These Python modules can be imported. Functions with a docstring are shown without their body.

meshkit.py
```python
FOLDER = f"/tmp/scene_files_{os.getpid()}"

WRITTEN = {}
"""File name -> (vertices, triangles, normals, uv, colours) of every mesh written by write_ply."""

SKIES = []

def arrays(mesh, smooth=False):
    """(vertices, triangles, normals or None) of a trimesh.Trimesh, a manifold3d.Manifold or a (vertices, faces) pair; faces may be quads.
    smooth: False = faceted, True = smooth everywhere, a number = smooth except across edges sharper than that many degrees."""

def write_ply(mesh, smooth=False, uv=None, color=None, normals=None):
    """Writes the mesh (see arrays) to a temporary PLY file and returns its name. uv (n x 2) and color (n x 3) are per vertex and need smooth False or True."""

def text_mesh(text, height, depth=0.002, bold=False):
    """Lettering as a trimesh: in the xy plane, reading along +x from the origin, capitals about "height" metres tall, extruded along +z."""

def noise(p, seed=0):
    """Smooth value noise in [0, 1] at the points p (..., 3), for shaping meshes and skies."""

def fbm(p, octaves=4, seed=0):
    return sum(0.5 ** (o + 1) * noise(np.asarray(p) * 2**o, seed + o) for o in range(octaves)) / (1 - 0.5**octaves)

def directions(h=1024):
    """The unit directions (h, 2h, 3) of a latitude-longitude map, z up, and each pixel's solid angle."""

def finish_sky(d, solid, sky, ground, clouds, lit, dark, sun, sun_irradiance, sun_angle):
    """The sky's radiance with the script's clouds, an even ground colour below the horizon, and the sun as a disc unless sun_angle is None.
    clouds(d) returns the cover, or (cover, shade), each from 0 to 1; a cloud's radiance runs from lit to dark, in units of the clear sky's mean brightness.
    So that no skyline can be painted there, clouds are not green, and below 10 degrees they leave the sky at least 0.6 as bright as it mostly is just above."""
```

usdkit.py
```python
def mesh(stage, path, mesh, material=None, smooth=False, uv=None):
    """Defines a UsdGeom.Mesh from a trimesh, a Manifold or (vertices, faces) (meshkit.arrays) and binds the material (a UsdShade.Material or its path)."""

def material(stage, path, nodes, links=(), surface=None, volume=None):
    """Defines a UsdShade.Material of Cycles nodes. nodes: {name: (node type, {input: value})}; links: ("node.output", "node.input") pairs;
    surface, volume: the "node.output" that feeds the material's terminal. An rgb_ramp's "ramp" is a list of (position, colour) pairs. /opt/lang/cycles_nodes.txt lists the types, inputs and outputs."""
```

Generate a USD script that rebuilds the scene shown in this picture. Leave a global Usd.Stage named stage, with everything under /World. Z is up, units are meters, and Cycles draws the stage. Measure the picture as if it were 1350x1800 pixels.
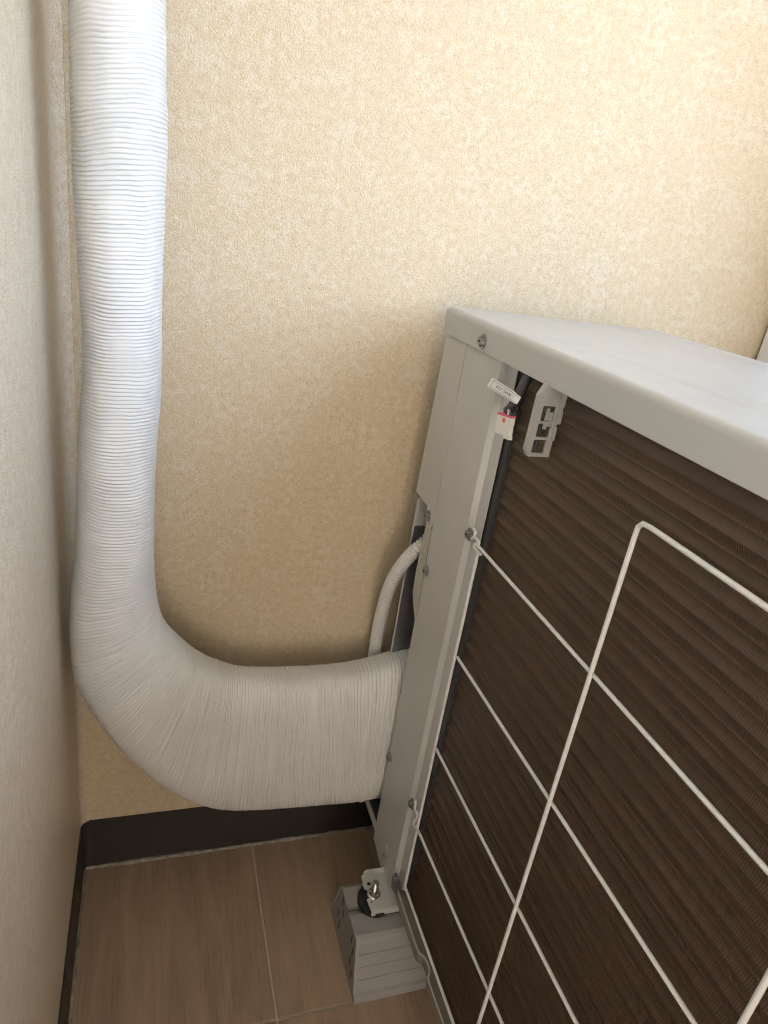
import math
import numpy as np
import trimesh
import manifold3d as m3
import usdkit, meshkit
from meshkit import noise, fbm
from shapely.geometry import Polygon, box as sbox, LineString
from scipy.interpolate import PchipInterpolator, CubicSpline
from pxr import Usd, UsdGeom, UsdLux, UsdShade, Gf, Sdf

stage = Usd.Stage.CreateInMemory()
UsdGeom.SetStageUpAxis(stage, UsdGeom.Tokens.z)
UsdGeom.SetStageMetersPerUnit(stage, 1.0)
UsdGeom.Xform.Define(stage, '/World')
stage.SetDefaultPrim(stage.GetPrimAtPath('/World'))
UsdGeom.Scope.Define(stage, '/World/Looks')

# ------------------------------------------------------------------ camera
EYE = np.array([0.1018, -0.8771, 1.05])
RIGHT = np.array([0.94704081, -0.28716659, 0.14369778])
DOWN = np.array([0.01170951, -0.41631779, -0.90914377])
FWD = np.array([0.32089966, 0.86267888, -0.39090735])
FPX = 1202.4                                   # focal length in units of 1/1350 of the picture's width
cam = UsdGeom.Camera.Define(stage, '/World/camera')
m = np.eye(4)
m[0, :3], m[1, :3], m[2, :3], m[3, :3] = RIGHT, -DOWN, -FWD, EYE
cam.AddTransformOp().Set(Gf.Matrix4d(*m.ravel().tolist()))
cam.CreateHorizontalApertureAttr(36.0)
cam.CreateVerticalApertureAttr(48.0)
cam.CreateFocalLengthAttr(36.0 * FPX / 1350)
cam.CreateClippingRangeAttr(Gf.Vec2f(0.01, 1000))
cam.CreateFStopAttr(24.0)
cam.CreateFocusDistanceAttr(0.95)
cam.CreateExposureAttr(2.6)

# ------------------------------------------------------------------ sky and sun
SUN = np.array([1.0, 1.15, 0.85])             # towards the sun
SUN = SUN / np.linalg.norm(SUN)
dome = UsdLux.DomeLight.Define(stage, '/World/sky')
dome.GetPrim().SetCustomDataByKey('kind', 'structure')
skym = usdkit.material(stage, '/World/Looks/sky', {
    'sky': ('sky_texture', {'sky_type': 'single_scattering', 'sun_disc': False, 'sun_elevation': float(math.asin(SUN[2])),
                            'sun_rotation': float(math.atan2(SUN[0], SUN[1])), 'air_density': 1.0, 'aerosol_density': 2.0}),
    'tc': ('texture_coordinate', {}),
    'cloud': ('noise_texture', {'scale': 2.5, 'detail': 5.0, 'roughness': 0.6}),
    'cover': ('rgb_ramp', {'ramp': [(0.3, (0.35, 0.35, 0.35)), (0.62, (0.9, 0.9, 0.9))]}),
    'mx': ('mix', {'color2': (4.2, 5.15, 6.5)}),
    'bg': ('background_shader', {'strength': 0.15}),
}, [('tc.generated', 'cloud.vector'), ('cloud.fac', 'cover.fac'), ('cover.color', 'mx.fac'), ('sky.color', 'mx.color1'), ('mx.color', 'bg.color')], surface='bg.background')
UsdShade.MaterialBindingAPI.Apply(dome.GetPrim()).Bind(skym)

sun = UsdLux.DistantLight.Define(stage, '/World/sun')
sun.CreateIntensityAttr(1.25)
sun.CreateAngleAttr(0.6)
sun.CreateNormalizeAttr(True)
sun.CreateColorAttr(Gf.Vec3f(1.0, 0.985, 0.96))
zx = SUN
xx = np.cross([0, 0, 1.0], zx); xx /= np.linalg.norm(xx)
yx = np.cross(zx, xx)
mm = np.eye(4); mm[0, :3], mm[1, :3], mm[2, :3] = xx, yx, zx
sun.AddTransformOp().Set(Gf.Matrix4d(*mm.ravel().tolist()))


# ------------------------------------------------------------------ helpers
def at(px, py, axis, value):
    """The point of the plane (axis 0 x, 1 y, 2 z = value) that was measured at this place of the photograph."""
    d = RIGHT * (px - 675) / FPX + DOWN * (py - 900) / FPX + FWD
    return EYE + d * (value - EYE[axis]) / d[axis]


USED = {}


def numbered(name, parent):
    k = (parent, name)
    n = USED.get(k, 0)
    USED[k] = n + 1
    return name if n == 0 else '%s_%03d' % (name, n)


def keys(prim, label=None, cat=None, group=None, kind=None):
    for k, v in (('label', label), ('category', cat), ('group', group), ('kind', kind)):
        if v:
            prim.SetCustomDataByKey(k, v)
    return prim


def thing(name, label=None, cat=None, group=None, kind=None):
    x = UsdGeom.Xform.Define(stage, '/World/' + numbered(name, '/World')).GetPrim()
    return keys(x, label, cat, group, kind)


def obj(name, mesh, mat, parent=None, smooth=False, **kw):
    base = str(parent.GetPath()) if parent else '/World'
    p = usdkit.mesh(stage, base + '/' + numbered(name, base), mesh, mat, smooth=smooth).GetPrim()
    return keys(p, **kw)


def cat(*ms):
    out = []
    for a in ms:
        if isinstance(a, (list, tuple)) and not (len(a) == 2 and isinstance(a[0], np.ndarray)):
            out += [tm(q) for q in a]
        else:
            out.append(tm(a))
    return trimesh.util.concatenate(out)


def tm(a):
    if isinstance(a, trimesh.Trimesh):
        return a
    v, f, _ = meshkit.arrays(a)
    return trimesh.Trimesh(v, f, process=False)


def bx(x0, x1, y0, y1, z0, z1):
    b = trimesh.creation.box((x1 - x0, y1 - y0, z1 - z0))
    b.apply_translation(((x0 + x1) / 2, (y0 + y1) / 2, (z0 + z1) / 2))
    return b


def rbox(x0, x1, y0, y1, z0, z1, r, seg=12):
    """A box with rounded edges."""
    s = m3.Manifold.sphere(r, seg)
    pts = [s.translate([x, y, z]) for x in (x0 + r, x1 - r) for y in (y0 + r, y1 - r) for z in (z0 + r, z1 - r)]
    return tm(m3.Manifold.batch_hull(pts))


def prism(poly, axis, a, b):
    """A polygon given in the two axes other than AXIS (in order), extruded along AXIS from a to b."""
    if not isinstance(poly, Polygon):
        poly = Polygon(poly)
    if not poly.is_valid:
        poly = poly.buffer(0)
    e = trimesh.creation.extrude_polygon(poly, b - a, engine='earcut')
    v = np.array(e.vertices)
    o = np.zeros_like(v)
    o[:, [i for i in range(3) if i != axis]] = v[:, :2]
    o[:, axis] = v[:, 2] + a
    r = trimesh.Trimesh(o, e.faces, process=False)
    if axis == 1:
        r.invert()
    return r


def tube(points, radius, sides=12, closed_ends=True):
    p = np.asarray(points, float)
    t = np.gradient(p, axis=0)
    t /= np.linalg.norm(t, axis=1, keepdims=True) + 1e-12
    n = np.cross(t[0], [0.31, 0.52, 0.79]); n /= np.linalg.norm(n)
    ns = []
    for k in range(len(p)):
        n = n - t[k] * (n @ t[k]); n /= np.linalg.norm(n); ns.append(n)
    ns = np.array(ns); bs = np.cross(t, ns)
    ang = np.arange(sides) * 2 * np.pi / sides
    r = np.broadcast_to(np.asarray(radius, float), (len(p),))[:, None, None]
    v = (p[:, None] + r * (np.cos(ang)[None, :, None] * ns[:, None] + np.sin(ang)[None, :, None] * bs[:, None])).reshape(-1, 3)
    i, j = np.meshgrid(np.arange(len(p) - 1), np.arange(sides), indexing='ij')
    q = np.stack([i * sides + j, i * sides + (j + 1) % sides, (i + 1) * sides + (j + 1) % sides, (i + 1) * sides + j], -1).reshape(-1, 4)
    f = np.vstack([q[:, [0, 1, 2]], q[:, [0, 2, 3]]])
    if closed_ends:
        a = len(v); v = np.vstack([v, p[0], p[-1]])
        k = np.arange(sides)
        f = np.vstack([f, np.stack([np.full(sides, a), (k + 1) % sides, k], 1),
                       np.stack([np.full(sides, a + 1), (len(p) - 1) * sides + k, (len(p) - 1) * sides + (k + 1) % sides], 1)])
    return trimesh.Trimesh(v, f, process=False)


def smooth_path(pts, n, tight=False):
    p = np.asarray(pts, float)
    s = np.r_[0, np.cumsum(np.linalg.norm(np.diff(p, axis=0), axis=1))]
    u = np.linspace(0, s[-1], n)
    return (PchipInterpolator if tight else CubicSpline)(s, p)(u)


def cyl(p0, p1, r, sides=20):
    return trimesh.creation.cylinder(r, segment=[p0, p1], sections=sides)


def grid(us, vs, fn):
    U, V = np.meshgrid(us, vs, indexing='ij')
    P = fn(U, V).reshape(-1, 3)
    nu, nv = len(us), len(vs)
    i, j = np.meshgrid(np.arange(nu - 1), np.arange(nv - 1), indexing='ij')
    q = np.stack([i * nv + j, (i + 1) * nv + j, (i + 1) * nv + j + 1, i * nv + j + 1], -1).reshape(-1, 4)
    return trimesh.Trimesh(P, np.vstack([q[:, [0, 1, 2]], q[:, [0, 2, 3]]]), process=False)


# ------------------------------------------------------------------ materials
def plain(name, color, rough=0.5, metal=0.0, bump=0.0, bscale=300.0, var=0.06, vscale=12.0, spec=0.5, coat=0.0):
    """Even paint, plastic or metal with a slight mottling and a fine relief."""
    c = np.array(color, float)
    nodes = {'g': ('geometry', {}),
             'n': ('noise_texture', {'scale': vscale, 'detail': 5.0, 'roughness': 0.6}),
             'r': ('rgb_ramp', {'ramp': [(0.3, tuple(c * (1 - var))), (0.7, tuple(np.minimum(c * (1 + var), 1)))]}),
             'rr': ('map_range', {'from_min': 0.3, 'from_max': 0.7, 'to_min': max(rough - 0.06, 0.02), 'to_max': rough + 0.08}),
             'p': ('principled_bsdf', {'metallic': metal, 'roughness': rough, 'specular_ior_level': spec, 'coat_weight': coat})}
    links = [('g.position', 'n.vector'), ('n.fac', 'r.fac'), ('r.color', 'p.base_color'), ('n.fac', 'rr.value'), ('rr.result', 'p.roughness')]
    if bump:
        nodes['bn'] = ('noise_texture', {'scale': bscale, 'detail': 3.0})
        nodes['b'] = ('bump', {'strength': bump, 'distance': 0.001})
        links += [('g.position', 'bn.vector'), ('bn.fac', 'b.height'), ('b.normal', 'p.normal')]
    return usdkit.material(stage, '/World/Looks/' + name, nodes, links, surface='p.BSDF')


def plaster(name, k=(1.0, 1.0, 1.0), rough=0.45, bump=0.65):
    k = np.array(k)
    nodes = {
        'g': ('geometry', {}),
        'big': ('noise_texture', {'scale': 24.0, 'detail': 5.0, 'roughness': 0.6}),
        'mid': ('noise_texture', {'scale': 110.0, 'detail': 4.0, 'roughness': 0.7}),
        'fine': ('noise_texture', {'scale': 520.0, 'detail': 3.5, 'roughness': 0.7}),
        'vor': ('voronoi_texture', {'feature': 'smooth_f1', 'scale': 480.0, 'smoothness': 0.3, 'randomness': 1.0}),
        'addm': ('math', {'math_type': 'multiply_add', 'value2': 0.8}),
        'patch': ('rgb_ramp', {'ramp': [(0.94, (0, 0, 0)), (1.10, (0.45, 0.45, 0.45))]}),
        'base': ('rgb_ramp', {'ramp': [(0.32, tuple(k * (0.58, 0.464, 0.308))), (0.5, tuple(k * (0.642, 0.529, 0.372))), (0.68, tuple(k * (0.68, 0.578, 0.44)))]}),
        'white': ('mix', {'color2': (0.76, 0.73, 0.67)}),
        'spk': ('rgb_ramp', {'ramp': [(0.36, (0.84, 0.79, 0.70)), (0.52, (1, 1, 1)), (0.68, (1.08, 1.07, 1.06))]}),
        'mul': ('mix', {'mix_type': 'multiply', 'fac': 1.0}),
        'pit': ('voronoi_texture', {'feature': 'f1', 'scale': 34.0, 'randomness': 1.0}),
        'pitr': ('rgb_ramp', {'ramp': [(0.0, (0.10, 0.09, 0.08)), (0.035, (0.12, 0.11, 0.10)), (0.055, (1, 1, 1))]}),
        'pitm': ('noise_texture', {'scale': 9.0, 'detail': 1.0}),
        'pitmr': ('rgb_ramp', {'ramp': [(0.66, (0, 0, 0)), (0.70, (1, 1, 1))]}),
        'pmul': ('mix', {'mix_type': 'multiply'}),
        'h': ('math', {'math_type': 'multiply_add', 'value2': 0.35}),
        'b': ('bump', {'strength': bump, 'distance': 0.0018}),
        'p': ('principled_bsdf', {'roughness': rough, 'specular_ior_level': 0.5}),
    }
    links = [('g.position', k + '.vector') for k in ('big', 'mid', 'fine', 'vor', 'pit', 'pitm')]
    links += [('mid.fac', 'addm.value1'), ('big.fac', 'addm.value3'), ('addm.value', 'patch.fac'), ('mid.fac', 'base.fac'),
              ('base.color', 'white.color1'), ('patch.color', 'white.fac'), ('fine.fac', 'spk.fac'),
              ('white.color', 'mul.color1'), ('spk.color', 'mul.color2'), ('mul.color', 'pmul.color1'), ('pitr.color', 'pmul.color2'),
              ('pit.distance', 'pitr.fac'), ('pitm.fac', 'pitmr.fac'), ('pitmr.color', 'pmul.fac'), ('pmul.color', 'p.base_color'),
              ('vor.distance', 'h.value1'), ('fine.fac', 'h.value3'), ('h.value', 'b.height'), ('b.normal', 'p.normal')]
    return usdkit.material(stage, '/World/Looks/' + name, nodes, links, surface='p.BSDF')


M_WALL = plaster('stone_coat_plaster')
M_WALL_SHEEN = plaster('stone_coat_plaster_painted_sheen', (1.08, 1.12, 1.25), 0.36, 1.0)  # same plaster, whitened in colour for its sheen at grazing view
M_BASE = plain('dark_brown_paint', (0.030, 0.026, 0.025), 0.5, var=0.15, vscale=40, bump=0.15, bscale=500)
M_CAULK = plain('old_sealant', (0.24, 0.21, 0.175), 0.6, var=0.5, vscale=90, bump=0.3)
M_GROUT = plain('tile_grout', (0.52, 0.44, 0.36), 0.8, var=0.15, vscale=120)
M_CEIL = plain('ceiling_paint', (0.80, 0.78, 0.73), 0.8)
M_PLAINWALL = plain('inner_wall_paint', (0.74, 0.70, 0.64), 0.8)
M_FRAME = plain('white_window_frame', (0.82, 0.82, 0.82), 0.35)
M_GROUND = plain('far_ground', (0.33, 0.31, 0.27), 0.9, var=0.3, vscale=0.2)
M_BODY = plain('cream_painted_steel', (0.50, 0.50, 0.485), 0.33, var=0.015, vscale=4, bump=0.05, bscale=900)
M_TOP = plain('cream_painted_top', (0.44, 0.445, 0.445), 0.30, var=0.01, vscale=3, bump=0.02, bscale=900)
M_INNER = plain('dark_galvanised_steel', (0.16, 0.16, 0.18), 0.4, metal=0.5, var=0.15)
M_BLACK = plain('black_rubber_and_slot_shade', (0.010, 0.010, 0.011), 0.6)
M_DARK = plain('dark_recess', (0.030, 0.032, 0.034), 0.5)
M_CABLE = plain('dark_grey_cable', (0.045, 0.045, 0.055), 0.42)
M_WHITEPL = plain('white_plastic', (0.72, 0.71, 0.67), 0.4, var=0.02)
M_LABEL = plain('white_label_film', (0.82, 0.83, 0.86), 0.35, var=0.02)
M_INK = plain('black_ink', (0.02, 0.02, 0.03), 0.6)
M_RED = plain('pink_red_plastic', (0.62, 0.10, 0.16), 0.4)
M_ORANGE = plain('orange_dot', (0.80, 0.10, 0.03), 0.35)
M_HOLDER = plain('grey_plastic_holder', (0.37, 0.37, 0.36), 0.42, var=0.02)
M_WIRE = plain('white_coated_wire', (0.70, 0.71, 0.71), 0.42, var=0.04, vscale=60)
M_STEEL = plain('zinc_plated_steel', (0.60, 0.58, 0.54), 0.24, metal=1.0, var=0.15, vscale=200)
M_SCREW = plain('dull_screw_steel', (0.32, 0.32, 0.33), 0.34, metal=0.9, var=0.2, vscale=400)
M_BLOCK = plain('grey_plastic_block', (0.30, 0.29, 0.285), 0.5, var=0.05, bump=0.08, bscale=700)
M_CONDUIT = plain('grey_white_conduit', (0.62, 0.61, 0.60), 0.45, var=0.03)
M_TAPE = plain('yellowed_clear_tape', (0.43, 0.435, 0.37), 0.22, var=0.15, vscale=250, bump=0.5, bscale=260)
M_LIP = plain('beige_steel_edge', (0.23, 0.195, 0.155), 0.4, var=0.08, vscale=50)
M_COPPER = plain('copper', (0.75, 0.38, 0.20), 0.3, metal=1.0)

# wrapping tape: off-white vinyl with faint streaks along the turns
M_WRAP = usdkit.material(stage, '/World/Looks/white_vinyl_wrap', {
    'g': ('geometry', {}),
    'n': ('noise_texture', {'scale': 10.0, 'detail': 5.0, 'roughness': 0.6}),
    'r': ('rgb_ramp', {'ramp': [(0.3, (0.62, 0.615, 0.61)), (0.7, (0.69, 0.685, 0.68))]}),
    'fn': ('noise_texture', {'scale': 600.0, 'detail': 2.0}),
    'b': ('bump', {'strength': 0.10, 'distance': 0.0006}),
    'p': ('principled_bsdf', {'roughness': 0.46, 'specular_ior_level': 0.5, 'subsurface_weight': 0.0}),
}, [('g.position', 'n.vector'), ('n.fac', 'r.fac'), ('r.color', 'p.base_color'), ('g.position', 'fn.vector'), ('fn.fac', 'b.height'), ('b.normal', 'p.normal')], surface='p.BSDF')


def wood(name, shift, tone):
    """Wood-look porcelain: grain stretched along y."""
    t = np.array(tone)
    return usdkit.material(stage, '/World/Looks/' + name, {
        'g': ('geometry', {}),
        'mp': ('mapping', {'location': (shift, shift * 1.7, 0.0), 'scale': (1.0, 0.11, 1.0)}),
        'n': ('noise_texture', {'scale': 20.0, 'detail': 6.0, 'roughness': 0.6, 'distortion': 1.6}),
        'mp2': ('mapping', {'location': (shift * 2.3, shift, 0.0), 'scale': (1.0, 0.035, 1.0)}),
        'n2': ('noise_texture', {'scale': 330.0, 'detail': 3.0, 'roughness': 0.65}),
        'r': ('rgb_ramp', {'ramp': [(0.25, tuple(t * 0.68)), (0.45, tuple(t * 0.95)), (0.6, tuple(t * 1.08)), (0.8, tuple(t * 1.28))]}),
        'r2': ('rgb_ramp', {'ramp': [(0.30, (0.72, 0.69, 0.66)), (0.44, (1, 1, 1)), (0.75, (1.10, 1.08, 1.06))]}),
        'mul': ('mix', {'mix_type': 'multiply', 'fac': 0.85}),
        'b': ('bump', {'strength': 0.25, 'distance': 0.0006}),
        'p': ('principled_bsdf', {'roughness': 0.5, 'specular_ior_level': 0.4}),
    }, [('g.position', 'mp.vector'), ('mp.vector', 'n.vector'), ('g.position', 'mp2.vector'), ('mp2.vector', 'n2.vector'), ('n.fac', 'r.fac'), ('n2.fac', 'r2.fac'),
        ('r.color', 'mul.color1'), ('r2.color', 'mul.color2'), ('mul.color', 'p.base_color'), ('n2.fac', 'b.height'), ('b.normal', 'p.normal')], surface='p.BSDF')


M_TILES = [wood('wood_look_tile_a', 0.0, (0.34, 0.245, 0.172)), wood('wood_look_tile_b', 3.7, (0.325, 0.232, 0.163)), wood('wood_look_tile_c', 8.1, (0.35, 0.255, 0.18))]

# coil fins: very fine upright fins, dark brown coating
M_COIL = usdkit.material(stage, '/World/Looks/brown_coil_fins', {
    'g': ('geometry', {}),
    'w': ('wave_texture', {'wave_type': 'bands', 'bands_direction': 'y', 'profile': 'sine', 'scale': 157.0, 'distortion': 0.0}),
    'mp': ('mapping', {'scale': (1.0, 0.06, 1.0)}),
    'n': ('noise_texture', {'scale': 90.0, 'detail': 4.0, 'roughness': 0.6}),
    'r': ('rgb_ramp', {'ramp': [(0.3, (0.080, 0.051, 0.034)), (0.7, (0.100, 0.064, 0.043))]}),
    'wr': ('rgb_ramp', {'ramp': [(0.15, (0.35, 0.33, 0.33)), (0.8, (1.25, 1.22, 1.2))]}),
    'mul': ('mix', {'mix_type': 'multiply', 'fac': 0.65}),
    'b': ('bump', {'strength': 0.3, 'distance': 0.0006}),
    'p': ('principled_bsdf', {'roughness': 0.36, 'metallic': 0.3, 'specular_ior_level': 0.4}),
}, [('g.position', 'w.vector'), ('g.position', 'mp.vector'), ('mp.vector', 'n.vector'), ('n.fac', 'r.fac'), ('w.fac', 'wr.fac'), ('r.color', 'mul.color1'), ('wr.color', 'mul.color2'),
    ('mul.color', 'p.base_color'), ('w.fac', 'b.height'), ('b.normal', 'p.normal')], surface='p.BSDF')

# ------------------------------------------------------------------ the room
RX = 1.01          # room face of the window wall
RY = -2.80         # unseen wall behind the camera, set back to hold a sunlit patch as fill
RZ = 2.30
# far ground, street level below
g = trimesh.creation.box((3000, 3000, 1)); g.apply_translation((0, 0, -12.5))
obj('ground', g, M_GROUND, kind='structure')

# floor: slab, then every tile
floor = thing('floor', kind='structure')
obj('grout_bed', bx(-0.12, RX + 0.15, RY - 0.12, 0.12, -0.16, -0.0022), M_GROUT, floor)
JX, JY, TS, GAP = 0.2773, -0.2995, 0.2995, 0.0034
rng = np.random.default_rng(5)
xs = [0.0, JX] + [JX + TS * k for k in range(1, 4)]
ys = [0.0, JY] + [JY - TS * k for k in range(1, 10)]
for i in range(len(xs) - 1):
    for j in range(len(ys) - 1):
        x0, x1 = xs[i] + (GAP / 2 if i else 0.0), min(xs[i + 1] - GAP / 2, RX)
        y1, y0 = ys[j] - (GAP / 2 if j else 0.0), max(ys[j + 1] + GAP / 2, RY)
        if x1 - x0 < 0.01 or y1 - y0 < 0.01:
            continue
        b = 0.0008
        t = m3.Manifold.batch_hull([m3.Manifold.cube([x1 - x0 - 2 * b, y1 - y0 - 2 * b, 0.008]).translate([x0 + b, y0 + b, -0.008]),
                                    m3.Manifold.cube([x1 - x0, y1 - y0, 0.008 - b]).translate([x0, y0, -0.008])])
        obj('tile', t, M_TILES[(i * 2 + j) % 3], floor)
# sealant bead along the skirting, uneven and smeared
bead = []
for (p0, p1) in (((0.0035, -0.0035), (RX, -0.0035)), ((0.0035, -0.0035), (0.0035, RY))):
    n = 420
    s = np.linspace(0, 1, n)
    pts = np.array([[p0[0] + (p1[0] - p0[0]) * u, p0[1] + (p1[1] - p0[1]) * u, 0.0] for u in s])
    r = 0.0048 * (0.75 + 0.9 * (fbm(np.c_[s * 60, s * 0 + p1[0] * 7, s * 0], 3) - 0.35))
    bead.append(tube(pts, np.clip(r, 0.002, 0.009), 8))
obj('sealant_bead', cat(bead), M_CAULK, floor, smooth=True, label='uneven pale sealant line where floor meets dark skirting')

# back wall, gently uneven
def back(U, V):
    d = 0.0016 * (fbm(np.stack([U * 6, V * 6, U * 0], -1), 3, 3) - 0.5)
    return np.stack([U, -np.clip(d, -0.001, 0.0012) * 1.0, V], -1)
wall_b = thing('back_wall', 'tall beige stone-coat wall behind the wrapped pipe and outdoor unit', 'wall', kind='structure')
wb = grid(np.linspace(0.0, RX + 0.14, 120), np.linspace(0.0, RZ, 200), back)
wb.invert()
wall_slab = bx(-0.12, RX + 0.14, 0.004, 0.12, -0.1, RZ + 0.1)
obj('plaster_face', cat(wb), M_WALL, wall_b, smooth=True)
obj('wall_body', wall_slab, M_PLAINWALL, wall_b)

# left wall: trowelled by hand, a swelling ends a hand's breadth before the corner
def left(U, V):
    y, z = U, V
    near = 1 / (1 + np.exp(-(-y - 0.232) / 0.0026))                    # where the swelling begins
    fade = 1 / (1 + np.exp(-(z - 0.36) / 0.055))
    x = 0.0066 * near * fade
    x += 0.004 * np.exp(-((-y - 0.375 - 0.01 * np.sin(z * 3)) / 0.06) ** 2) * np.clip((z - 0.12) / 0.3, 0, 1)
    x += 0.0035 * (fbm(np.stack([y * 7, z * 4, y * 0], -1), 3, 9) - 0.5) * np.clip(-y / 0.2, 0, 1) * np.clip((z - 0.1) / 0.1, 0, 1)
    # rounded inner corner
    r = 0.016
    c = np.where(-y < r, r - np.sqrt(np.maximum(r * r - (r + y) ** 2, 0)), 0.0)
    return np.stack([x + c, y, z], -1)
wall_l = thing('left_wall', 'beige stone-coat wall at the left edge with an uneven swelling', 'wall', kind='structure')
ysl = np.unique(np.r_[np.linspace(RY, -0.4, 60), np.linspace(-0.4, -0.27, 40), np.linspace(-0.27, -0.20, 80), np.linspace(-0.2, -0.15, 12), np.linspace(-0.15, -0.016, 20), np.linspace(-0.016, -0.0006, 10)])
wl = grid(ysl, np.linspace(0.0, RZ, 160), left)
obj('plaster_face', wl, M_WALL_SHEEN, wall_l, smooth=True)
obj('wall_body', bx(-0.12, -0.006, RY - 0.12, 0.004, -0.1, RZ + 0.1), M_PLAINWALL, wall_l)
# painted skirting, rounded at the corner
HB = 0.1028
r = 0.012
prof = [(0.0025, -0.6), (0.0025, -r)] + [(0.0025 + r * (1 - math.cos(a)), -r + (r - 0.0025) * math.sin(a)) for a in np.linspace(0.1, math.pi / 2, 8)] + [(0.6, -0.0025)]
sk_back = prism([(p[0], p[1]) for p in prof[1:]] + [(RX, -0.0025), (RX, 0.004), (-0.004, 0.004), (-0.004, -r)], 2, -0.002, HB)
obj('skirting', sk_back, M_BASE, wall_b, label='dark brown painted skirting along the foot of the back wall')
obj('skirting', bx(-0.004, 0.0025, RY, -r - 0.0006, -0.002, HB), M_BASE, wall_l, label='dark brown painted skirting along the foot of the left wall')

# window wall: sill wall, pier behind the camera side, lintel; the opening is filled by a white frame
WZ0, WZ1, WY1, WY0 = 0.86, 2.18, -0.004, -2.25  # unseen stretch behind the camera, lengthened so sun bounces fill light in
wall_r = thing('window_wall', 'outer wall with the window opening at the right edge', 'wall', kind='structure')
obj('sill_wall', bx(RX, RX + 0.14, RY, WY1, -0.1, WZ0), M_PLAINWALL, wall_r)
obj('lintel', bx(RX, RX + 0.14, RY, WY1, WZ1, RZ + 0.1), M_PLAINWALL, wall_r)
obj('pier', bx(RX, RX + 0.14, RY, WY0, WZ0, WZ1), M_PLAINWALL, wall_r)
win = thing('window_frame', 'white window frame standing in the corner beyond the unit', 'window')
fy = 0.22
obj('jamb', rbox(RX + 0.0, RX + 0.12, WY1 - fy, WY1 - 0.001, WZ0 + 0.002, WZ1 - 0.002, 0.003, 8), M_FRAME, win)
obj('jamb', rbox(RX + 0.0, RX + 0.12, WY0 + 0.001, WY0 + 0.05, WZ0 + 0.002, WZ1 - 0.002, 0.003, 8), M_FRAME, win)
obj('sill', rbox(RX + 0.0, RX + 0.12, WY0 + 0.052, WY1 - fy - 0.002, WZ0 + 0.002, WZ0 + 0.05, 0.003, 8), M_FRAME, win)
obj('head', rbox(RX + 0.0, RX + 0.12, WY0 + 0.052, WY1 - fy - 0.002, WZ1 - 0.05, WZ1 - 0.002, 0.003, 8), M_FRAME, win)

obj('ceiling', bx(-0.12, RX + 0.14, RY - 0.12, 0.12, RZ + 0.1, RZ + 0.22), M_CEIL, kind='structure')
obj('ceiling_board', bx(-0.005, RX, RY, -0.002, RZ, RZ + 0.02), M_CEIL, kind='structure')
obj('rear_wall', bx(-0.12, RX + 0.14, RY - 0.12, RY, -0.1, RZ + 0.1), M_PLAINWALL, kind='structure')

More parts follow.
